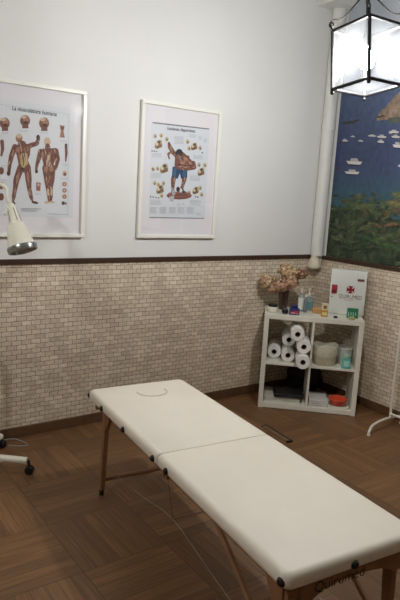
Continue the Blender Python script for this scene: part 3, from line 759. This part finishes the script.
tube(b, pts+[pts[0]], .004, 6); obj('tray_lip', b, M_enam, tr, True)
rb = thing('red_bowl', 'orange red plastic bowl on the white tray', 'bowl', loc(.252, .075, ZB+.0136), SA)
b = B(); lathe(b, [(0, 0), (.040, 0), (.062, .022), (.072, .052), (.070, .056), (.066, .052), (.05, .04), (0, .036)], 28); obj('bowl_body', b, mat('orange_red_plastic', (214, 74, 48), .4), rb, True)
b = B(); lathe(b, [(.0705, .050), (.0745, .053), (.0725, .060), (.068, .057)], 28); obj('rolled_rim', b, mat('orange_red_rim', (226, 92, 62), .4), rb, True)
# dark bag behind the shelf in the corner
bg = thing('black_bag', 'slumped black bag on the floor behind the shelf', 'bag', loc(.0, .50, 0), SA)
b = B()
bmesh.ops.create_icosphere(b, subdivisions=4, radius=1)
for v in b.verts:
    n_ = fbm(v.co.x*2.4+5, v.co.y*2.4+v.co.z*3, 3)-.5
    v.co = Vector((v.co.x*.155*(1+.25*n_), v.co.y*.085*(1+.3*n_), max(-.14, v.co.z*.15*(1+.5*n_))+.1405))
obj('bag_body', b, mat('black_nylon', (24, 24, 26), .5, noise=.3, nscale=25, bump=.5), bg, True)
b = B(); tube(b, smooth_path([(-.12, -.02, .17), (-.06, -.04, .285), (.05, -.04, .30), (.12, -.02, .16)], 6), .008, 8); obj('bag_strap', b, M_black, bg, True)

# ------------------------------------------------------------------ things on the shelf top
ZT = SH
def topat(px, py, dz=0):
    q = on(px, py, 2, ZT); x, y, _ = tolocal(q); return x, y
def put(x, y, z=ZT+.0004): return loc(x, y, z)
# white jar with dark lid
t = thing('cream_jar', 'low white jar with black lid at the left end of the shelf top', 'jar', put(-.325, .095), SA)
b = B(); lathe(b, [(0, 0), (.036, 0), (.041, .006), (.042, .038), (.038, .046), (0, .046)], 24); obj('jar_body', b, M_enam, t, True)
b = B(); lathe(b, [(.0, .046), (.036, .046), (.038, .049), (.038, .060), (.034, .064), (0, .064)], 24); obj('lid', b, M_black, t, True)
# vase and dried flowers
vx, vy = -.243, .262
t = thing('glass_vase', 'dark brown glass vase holding the dried hydrangeas', 'vase', put(vx, vy), SA)
M_vase = mat('smoky_brown_glass', (58, 38, 34), .12, coat=.5)
b = B(); lathe(b, [(0, 0), (.034, 0), (.038, .006), (.036, .05), (.041, .12), (.046, .158), (.042, .158), (.036, .12), (.031, .02), (0, .014)], 26); obj('vase_body', b, M_vase, t, True)
b = B(); lathe(b, [(.043, .155), (.0475, .157), (.0475, .162), (.041, .160)], 26); obj('vase_rim', b, M_vase, t, True)
petal = [mat('petal_cream', (216, 192, 152), .8), mat('petal_pink', (196, 148, 126), .8), mat('petal_tan', (172, 136, 98), .8), mat('petal_brown', (110, 76, 58), .8)]
M_stem = mat('dry_stem', (96, 84, 56), .8)
base_v = loc(vx, vy, ZT)
def bloom(px, py, r_, lab, mix, k, dy=0):
    # a mophead made of many small cupped petals
    c = ray(px, py); n_ = (c*((base_v-CP).dot(SN)+dy)/c.dot(SN))+CP
    t_ = thing('dried_hydrangea', lab, 'dried flower', base_v, 0, 'dried hydrangeas in the vase')
    c0 = n_-base_v; rnd = random.Random(k)
    b = B()
    for i in range(480):
        z = rnd.uniform(-1, 1); a_ = rnd.uniform(0, 2*PI); q = math.sqrt(1-z*z)
        d = Vector((q*math.cos(a_), q*math.sin(a_), z)); rr = r_*rnd.uniform(.78, 1.05)*(.55+.85*frac_noise(d.x*1.7+k*3.1+9, d.y*1.7+d.z*2.3+5, k))
        ctr = c0+Vector((d.x*rr, d.y*rr, d.z*rr*.85)); x, y = frame_of(d); s_ = rnd.uniform(.009, .015); ra = rnd.uniform(0, PI)
        x2 = x*math.cos(ra)+y*math.sin(ra); y2 = -x*math.sin(ra)+y*math.cos(ra); tl = d*rnd.uniform(-.5, .9)*s_
        vs_ = [b.verts.new(ctr+x2*s_+tl), b.verts.new(ctr+y2*s_*.8), b.verts.new(ctr-x2*s_+tl*.4), b.verts.new(ctr-y2*s_*.8+tl*.2)]
        f = b.faces.new(vs_); f.material_index = rnd.choice(mix)
    obj('flower_head', b, petal, t_)
    b = B(); foot = Vector((rnd.uniform(-.012, .012), rnd.uniform(-.012, .012), .03)); mid = Vector((c0.x*.16, c0.y*.16, .165))
    tube(b, smooth_path([foot, mid, c0*.72+Vector((0, 0, .03)), c0], 5), .0022, 6); obj('stem', b, M_stem, t_, True)
    return t_
bloom(267, 281, 0.062, 'dried hydrangea head furthest left, drooping and cream', [0, 0, 1, 2], 1)
bloom(273, 288, 0.046, 'dried pinkish hydrangea head low on the left over the jar', [0, 1, 1, 2], 2)
bloom(281, 285, 0.058, 'dried hydrangea head low in the middle above the vase mouth', [1, 1, 0, 2], 3, -.02)
bloom(287, 272, 0.074, 'largest dried hydrangea head at the top of the bunch', [0, 0, 1, 2], 4)
bloom(291, 282, 0.058, 'dried pink hydrangea head at centre right of the bunch', [0, 1, 1, 2], 5, -.02)
bloom(300, 274, 0.052, 'brown withered hydrangea head furthest right', [2, 3, 3, 1], 6)
# small black bowl and patterned blue box
t = thing('small_dark_dish', 'small black rounded pot beside the blue box', 'pot', put(-.228, .065), SA)
b = B(); lathe(b, [(0, 0), (.018, 0), (.026, .012), (.026, .03), (.018, .038), (.015, .036), (.02, .028), (0, .02)], 20); obj('pot_body', b, M_black, t, True)
b = B(); lathe(b, [(.0175, .0375), (.020, .039), (.0175, .0415)], 20); obj('pot_rim', b, M_steel, t, True)
t = thing('patterned_box', 'small blue box with red and white pattern on the shelf top', 'box', put(-.155, .065), SA+.1)
b = B(); cushion(b, -.038, .038, -.028, .028, 0, .05, .006, .003, 3); obj('box_body', b, mat('navy_card', (38, 50, 112), .45), t, True)
b = B(); box(b, (-.034, -.0295, .008), (.034, -.0282, .028)); box(b, (-.010, -.0298, .028), (.030, -.0282, .034)); obj('red_band', b, mat('red_print', (176, 60, 58), .5), t)
b = B(); box(b, (-.030, -.0304, .014), (.004, -.0296, .019)); box(b, (.010, -.0304, .010), (.028, -.0296, .014)); obj('white_band', b, mat('white_print', (222, 214, 214), .5), t)
b = B(); cushion(b, -.030, .022, -.024, .024, .0505, .078, .006, .003, 3); obj('box_lid', b, mat('deep_blue_lid', (30, 40, 92), .4), t, True)
# bottles
def bottle(name, x, y, r_, h_, neck, m_, label, capm, capr, caph, lab=None, labz=(.2, .7), cat='bottle'):
    t = thing(name, label, cat, put(x, y), SA)
    b = B(); hb = h_*neck
    lathe(b, [(0, 0), (r_*.92, 0), (r_, .005), (r_, hb), (r_*.7, hb+(h_-hb)*.5), (capr*.85, h_*.93), (capr*.85, h_), (0, h_)], 22); obj('bottle_body', b, m_, t, True)
    b = B(); lathe(b, [(0, h_), (capr, h_), (capr, h_+caph*.85), (capr*.85, h_+caph), (0, h_+caph)], 18); obj('cap', b, capm, t, True)
    if lab:
        b = B(); lathe(b, [(r_+.0006, hb*labz[0]), (r_+.0006, hb*labz[1])], 22); obj('paper_label', b, lab, t, True)
    return t
M_clear = mat('clear_plastic_bottle', (176, 186, 180), .15, trans=.35)
M_lab = mat('white_label', (222, 222, 214), .6); M_teal = mat('teal_label', (96, 160, 172), .5)
bottle('lotion_bottle', -.100, .235, .024, .150, .82, M_clear, 'tall slim bottle with white label right of the vase', mat('pale_pink_cap', (210, 190, 176), .5), .014, .035, M_lab, (.12, .92))
t = thing('pump_bottle', 'clear pump bottle with teal label behind the amber bottle', 'bottle', put(-.034, .30), SA)
b = B(); cushion(b, -.035, .035, -.024, .024, 0, .125, .014, .008, 4); obj('bottle_body', b, M_clear, t, True)
b = B(); box(b, (-.028, -.0256, .02), (.028, -.0242, .078)); obj('teal_label', b, M_teal, t)
b = B(); lathe(b, [(0, .125), (.014, .125), (.014, .145), (.004, .147), (.004, .175), (.010, .177), (.010, .186), (0, .187)], 16); tube(b, [(0, 0, .182), (-.012, -.03, .178)], .004, 8); obj('pump_head', b, M_enam, t, True)
bottle('slim_bottle', -.066, .20, .015, .125, .8, mat('grey_bottle', (120, 126, 128), .3), 'thin grey bottle between lotion bottle and pump bottle', M_enam, .010, .02)
t = thing('tan_soap_box', 'low tan orange box on the shelf top left of the amber bottle', 'box', put(.030, .20), SA+.1)
b = B(); cushion(b, -.036, .036, -.02, .02, 0, .036, .005, .003, 3); obj('box_body', b, mat('tan_card', (196, 146, 96), .6), t, True)
b = B(); cushion(b, -.0375, .0375, -.0215, .0215, .0362, .044, .005, .003, 3); obj('box_lid', b, mat('tan_card_lid', (208, 164, 116), .6), t, True)
t = thing('amber_bottle', 'golden amber oil bottle with cream label in front of the cabinet', 'bottle', put(.080, .080), SA)
M_amb = mat('golden_oil', (196, 152, 62), .2, coat=.4)
b = B(); cushion(b, -.027, .027, -.018, .018, 0, .052, .010, .005, 4); obj('bottle_body', b, M_amb, t, True)
b = B(); cushion(b, -.024, .024, -.016, .016, .0525, .105, .006, .003, 4); obj('cream_box_cap', b, mat('cream_cap', (214, 202, 160), .5), t, True)
b = B(); box(b, (-.02, -.0190, .012), (.02, -.0182, .036)); obj('paper_label', b, mat('cream_label', (222, 200, 140), .6), t)
b = B(); box(b, (-.012, -.0172, .065), (.012, -.0162, .09)); obj('brown_print', b, mat('brown_print', (128, 88, 58), .6), t)
t = thing('blue_cap', 'tiny dark blue bottle cap lying between amber bottle and glass dish', 'cap', put(.165, .052), SA)
b = B(); lathe(b, [(0, 0), (.015, 0), (.015, .013), (.012, .016), (0, .016)], 18); obj('cap_body', b, mat('navy_plastic', (26, 44, 96), .35), t, True)
b = B(); lathe(b, [(.0152, .002), (.0162, .003), (.0162, .006), (.0152, .007)], 18); obj('grip_ring', b, mat('navy_plastic_ring', (40, 62, 120), .35), t, True)
# first aid cabinet
A0 = on(327.5, 312.9, 2, ZT); A1_ = on(363.2, 317, 2, ZT); ca = math.atan2(A1_.y-A0.y, A1_.x-A0.x); CW = (A1_-A0).length; CH = .362
t = thing('first_aid_cabinet', 'white first aid cabinet with dark red cross on the shelf', 'cabinet', (A0.x, A0.y, ZT+.0004), ca)
M_cab = mat('white_steel', (226, 228, 222), .35)
b = B(); box(b, (0, .014, 0), (CW, .115, CH), .006, 0, 3); obj('cabinet_body', b, M_cab, t, True)
b = B(); box(b, (.001, 0, .002), (CW-.001, .0135, CH-.002), .004, 0, 3); dr = obj('door', b, M_cab, t, True)
M_red = mat('dark_red_print', (150, 34, 44), .5)
def flat(name, polys, m_, par, y=-.0006):
    b = B()
    for p_ in polys:
        try: b.faces.new([b.verts.new((x, y, z)) for x, z in p_])
        except Exception: pass
    return obj(name, b, m_, par)
cx, cz_, cr = CW*.575, CH*.575, .030
arms = []
for k in range(4):
    q = PI/2*k; rot = lambda x, z: (cx+x*math.cos(q)-z*math.sin(q), cz_+x*math.sin(q)+z*math.cos(q))
    arms.append([rot(-.006, .003), rot(.006, .003), rot(.013, .020), rot(.024, cr), rot(-.024, cr), rot(-.013, .020)])
arms.append([(cx-.01, cz_-.01), (cx+.01, cz_-.01), (cx+.01, cz_+.01), (cx-.01, cz_+.01)])
flat('red_cross', arms, M_red, dr)
def flat_text(name, s_, x0, x1, z, m_, par, y=-.0006, hs=1.15):
    vs, fs = text_mesh(s_); b = B(); w_ = x1-x0
    vv = [b.verts.new((x0+u*w_, y, z+v*w_*hs)) for u, v in vs]
    for f in fs:
        try: b.faces.new([vv[i] for i in f])
        except Exception: pass
    return obj(name, b, m_, par)
flat_text('lettering', 'QUIRUMED', CW*.27, CW*.90, CH*.375, mat('maroon_letters', (96, 30, 38), .5), dr, hs=1.25)
flat('small_print', [[(CW*.38, CH*.35), (CW*.72, CH*.35), (CW*.72, CH*.357), (CW*.38, CH*.357)], [(CW*.44, CH*.33), (CW*.66, CH*.33), (CW*.66, CH*.337), (CW*.44, CH*.337)]], mat('pale_red_print', (190, 150, 150), .6), dr)
flat('name_plate', [[(CW*.74, CH*.775), (CW*.93, CH*.775), (CW*.93, CH*.83), (CW*.74, CH*.83)]], mat('brown_plate', (120, 74, 70), .5), dr)
b = B(); box(b, (CW*.05, -.013, CH*.46), (CW*.05+.044, -.0005, CH*.46+.072), .004, 0, 2); lk = obj('red_latch', b, mat('red_sticker', (160, 38, 44), .45), dr, True)
b = B(); box(b, (CW*.05+.008, -.0145, CH*.46+.01), (CW*.05+.036, -.0132, CH*.46+.03)); obj('latch_slot', b, mat('dark_red_slot', (96, 26, 30), .5), lk)
b = B(); lathe(b, [(0, 0), (.005, 0), (.005, .004), (0, .005)], 12, (CW*.08, -.0003, CH*.38), 0, (0, -1, 0)); obj('lock', b, M_steel, dr, True)
for z in (CH*.2, CH*.8):
    b = B(); tube(b, [(CW-.0005, .012, z-.02), (CW-.0005, .012, z+.02)], .004, 8); obj('hinge', b, M_steel, t, True)
# green patterned carton and glass dish in front of it
t = thing('green_carton', 'small green carton standing before the cabinet', 'box', put(.300, .118), SA)
b = B(); cushion(b, -.042, .042, -.02, .02, 0, .075, .004, .002, 3); obj('carton_body', b, mat('green_card', (36, 118, 84), .5), t, True)
flat('white_marks', [[(-.036+k*.018, .012+.01*(k % 2)), (-.026+k*.018, .012+.01*(k % 2)), (-.03+k*.018, .05), (-.036+k*.018, .05)] for k in range(4)], mat('mint_print', (150, 196, 170), .6), t, -.0206)
t = thing('glass_dish', 'little round pale yellow glass dish before the green carton', 'dish', put(.288, .045), SA)
b = B(); lathe(b, [(0, 0), (.018, 0), (.024, .006), (.026, .02), (.024, .02), (.02, .008), (0, .006)], 20); obj('dish_body', b, mat('pale_yellow_glass', (200, 196, 140), .15, trans=.3), t, True)
b = B(); lathe(b, [(0, .008), (.019, .008), (.021, .016), (0, .018)], 16); obj('wax_fill', b, mat('yellow_wax', (206, 196, 130), .5), t, True)

# ------------------------------------------------------------------ examination lamp on castors
LX, LY = -3.1, -.35
t = thing('exam_lamp', 'white examination lamp on a castored stand at the left edge', 'lamp', (LX, LY, 0), 0)
b = B(); lathe(b, [(0, .075), (.045, .075), (.05, .085), (.045, .13), (.02, .145), (0, .145)], 20); obj('hub', b, M_enam, t, True)
for k in range(5):
    a_ = math.radians(-32+72*k); d = Vector((math.cos(a_), math.sin(a_), 0)); s_ = Vector((-d.y, d.x, 0))
    b = B(); tube(b, [d*.03+Vector((0, 0, .104)), d*.345+Vector((0, 0, .082))], [.024, .021], 12)
    lg = obj('base_leg', b, M_enam, t, True)
    b = B(); c = d*.36+Vector((0, 0, .026)); 
    for q in (-1, 1): lathe(b, [(0, -.008), (.022, -.008), (.0255, -.004), (.0255, .004), (.022, .008), (0, .008)], 18, c+s_*.012*q, 0, s_)
    tube(b, [d*.355+Vector((0, 0, .085)), c+Vector((0, 0, .02))], .009, 8); obj('castor', b, M_black, lg, True)
b = B(); tube(b, [(0, 0, .14), (0, 0, .80)], .013, 14); obj('pole', b, M_enam, t, True)
b = B(); lathe(b, [(0, .79), (.022, .79), (.022, .84), (.012, .85), (0, .85)], 16); obj('pole_clamp', b, M_enam, t, True)
Hd = dep(11, 207, 3.2)-Vector((LX, LY, 0)); Ht = dep(22.5, 249, 3.17)-Vector((LX, LY, 0))
elbow = Vector((-.22, -.06, 1.18)); top_ = Hd + Vector((-.075, .02, .13))
def rods(a_, c_, nm):
    b = B(); d = (c_-a_).normalized(); s_ = d.cross(Vector((0, 1, 0))).normalized()
    for q in (-1, 1): tube(b, [a_+s_*.016*q, c_+s_*.016*q], .0055, 8)
    obj(nm, b, M_enam, t, True)
rods(Vector((0, 0, .83)), elbow, 'lower_arm'); rods(elbow, top_, 'upper_arm')
b = B(); ball(b, elbow, .028); ball(b, top_, .026); obj('elbow_joint', b, M_enam, t, True)
b = B(); tube(b, smooth_path([top_, top_+Vector((.05, -.01, -.03)), Hd+Vector((-.02, 0, .04)), Hd+Vector((.0, 0, 0))], 5), .011, 10); obj('neck', b, M_enam, t, True)
ax = ((Ht-Hd).normalized() + Vector((-.30, -.25, 0))*.9).normalized()
ax = (Ht-Hd).normalized()
tow = (CP-Vector((LX, LY, 0))-Ht).normalized(); ax = (ax + tow*-.10).normalized()
L_ = (Ht-Hd).length
b = B(); lathe(b, [(0, -.02), (.018, -.018), (.024, 0), (.034, L_*.40), (.034, L_*.43), (.0, L_*.43)], 24, Hd, 0, ax); hd = obj('head_housing', b, M_enam, t, True)
b = B()
s_ = ax.cross(Vector((0, 0, 1))).normalized()
for k in range(5):
    q = 2*PI*k/5; x_, y_ = frame_of(ax); d = x_*math.cos(q)+y_*math.sin(q)
    tube(b, [Hd+d*.025+ax*.01, Hd+d*.0335+ax*(L_*.34)], .0022, 5)
obj('cooling_slots', b, mat('grey_slot', (120, 118, 110), .6), hd, True)
b = B(); lathe(b, [(.033, L_*.40), (.048, L_*.42), (.052, L_*.45), (.072, L_*.9), (.075, L_*.94), (.070, L_*.94), (.050, L_*.5), (.03, L_*.45)], 28, Hd, 0, ax); obj('lamp_shade', b, M_enam, t, True)
b = B(); lathe(b, [(.0725, L_*.90), (.079, L_*.905), (.081, L_*.95), (.078, L_*1.03), (.070, L_*1.04), (.066, L_*.97)], 28, Hd, 0, ax); obj('front_ring', b, mat('grey_metal_ring', (160, 162, 158), .25, metal=.8), t, True)
b = B(); lathe(b, [(0, L_*.99), (.05, L_*.985), (.068, L_*.97)], 28, Hd, 0, ax); obj('front_glass', b, mat('dull_lens', (170, 172, 170), .15, coat=.5), t, True)
b = B(); lathe(b, [(0, -.014), (.012, -.014), (.012, .014), (0, .014)], 14, Hd+ax*(-.0)+Vector((-.025, 0, -.035)), 0, (0, 1, 0)); obj('tilt_knob', b, M_enam, t, True)
q0 = on(0, 441, 2, .004)-Vector((LX, LY, 0)); q1 = on(14, 439, 2, .004)-Vector((LX, LY, 0)); q2 = on(27, 444, 2, .004)-Vector((LX, LY, 0)); q3 = on(0, 445.5, 2, .004)-Vector((LX, LY, 0))
b = B(); tube(b, smooth_path([q0, q1, q2, q2+Vector((-.03, -.02, 0)), q3, q3+Vector((-.1, -.04, 0))], 6), .0042, 6); obj('power_cord', b, mat('grey_cord', (150, 146, 140), .5), t, True)

# ------------------------------------------------------------------ clothes rack by the right wall
t = thing('clothes_rack', 'white metal clothes rack with arched feet beside the right wall', 'clothes rack', (0, 0, 0), 0)
M_rack = mat('white_steel_tube', (224, 220, 208), .35)
fy, ny_ = -1.09, -1.95
for k, y in enumerate((fy, ny_)):
    b = B(); sk = -.02
    tube(b, smooth_path([(-.478, y+sk*2, .0105), (-.474, y+sk*2, .035), (-.44, y+sk*1.6, .062), (-.38, y+sk, .070), (-.25, y, .072), (-.12, y, .070), (-.062, y, .060), (-.045, y, .035), (-.043, y, .0105)], 5), .0095, 10)
    obj('arched_foot', b, M_rack, t, True)
    b = B(); tube(b, [(-.190, y, .072), (-.190, y, 1.50)], .0095, 12); obj('upright', b, M_rack, t, True)
    for x in (-.478, -.043):
        b = B(); lathe(b, [(0, 0), (.012, 0), (.0125, .012), (0, .013)], 12, (x, y+(sk*2 if x < -.2 else 0), 0)); obj('foot_cap', b, M_rack, t, True)
b = B(); tube(b, [(-.190, fy, .105), (-.190, ny_, .105)], .0085, 10); obj('lower_rail', b, M_rack, t, True)
b = B(); tube(b, smooth_path([(-.190, fy, 1.49), (-.190, fy-.01, 1.53), (-.190, fy-.06, 1.55), (-.190, (fy+ny_)/2, 1.55), (-.190, ny_+.06, 1.55), (-.190, ny_+.01, 1.53), (-.190, ny_, 1.49)], 5), .0095, 10); obj('hanging_rail', b, M_rack, t, True)

# ------------------------------------------------------------------ flat dark-edged panel on the floor beyond the table
P0 = on(267, 426, 2, 0); P1 = on(292, 441.5, 2, 0)
d = (P1-P0); an = math.atan2(d.y, d.x)
t = thing('floor_hatch', 'flat brown floor panel with black edge just beyond the massage table', 'panel', (P0.x, P0.y, 0), an)
Lh = d.length; b = B(); box(b, (.0, -.045, 0.0002), (Lh, -.006, .006), .001, 0, 1); obj('panel', b, mat('tan_panel', (116, 92, 68), .5, noise=.25, nscale=12), t)
b = B()
box(b, (-.008, -.008, .0002), (Lh+.008, .001, .010), .001, 0, 1); box(b, (Lh-.004, -.05, .0002), (Lh+.010, -.008, .012), .001, 0, 1); box(b, (-.004, -.05, .0002), (.002, -.008, .010), .001, 0, 1)
obj('edging', b, M_black, t)
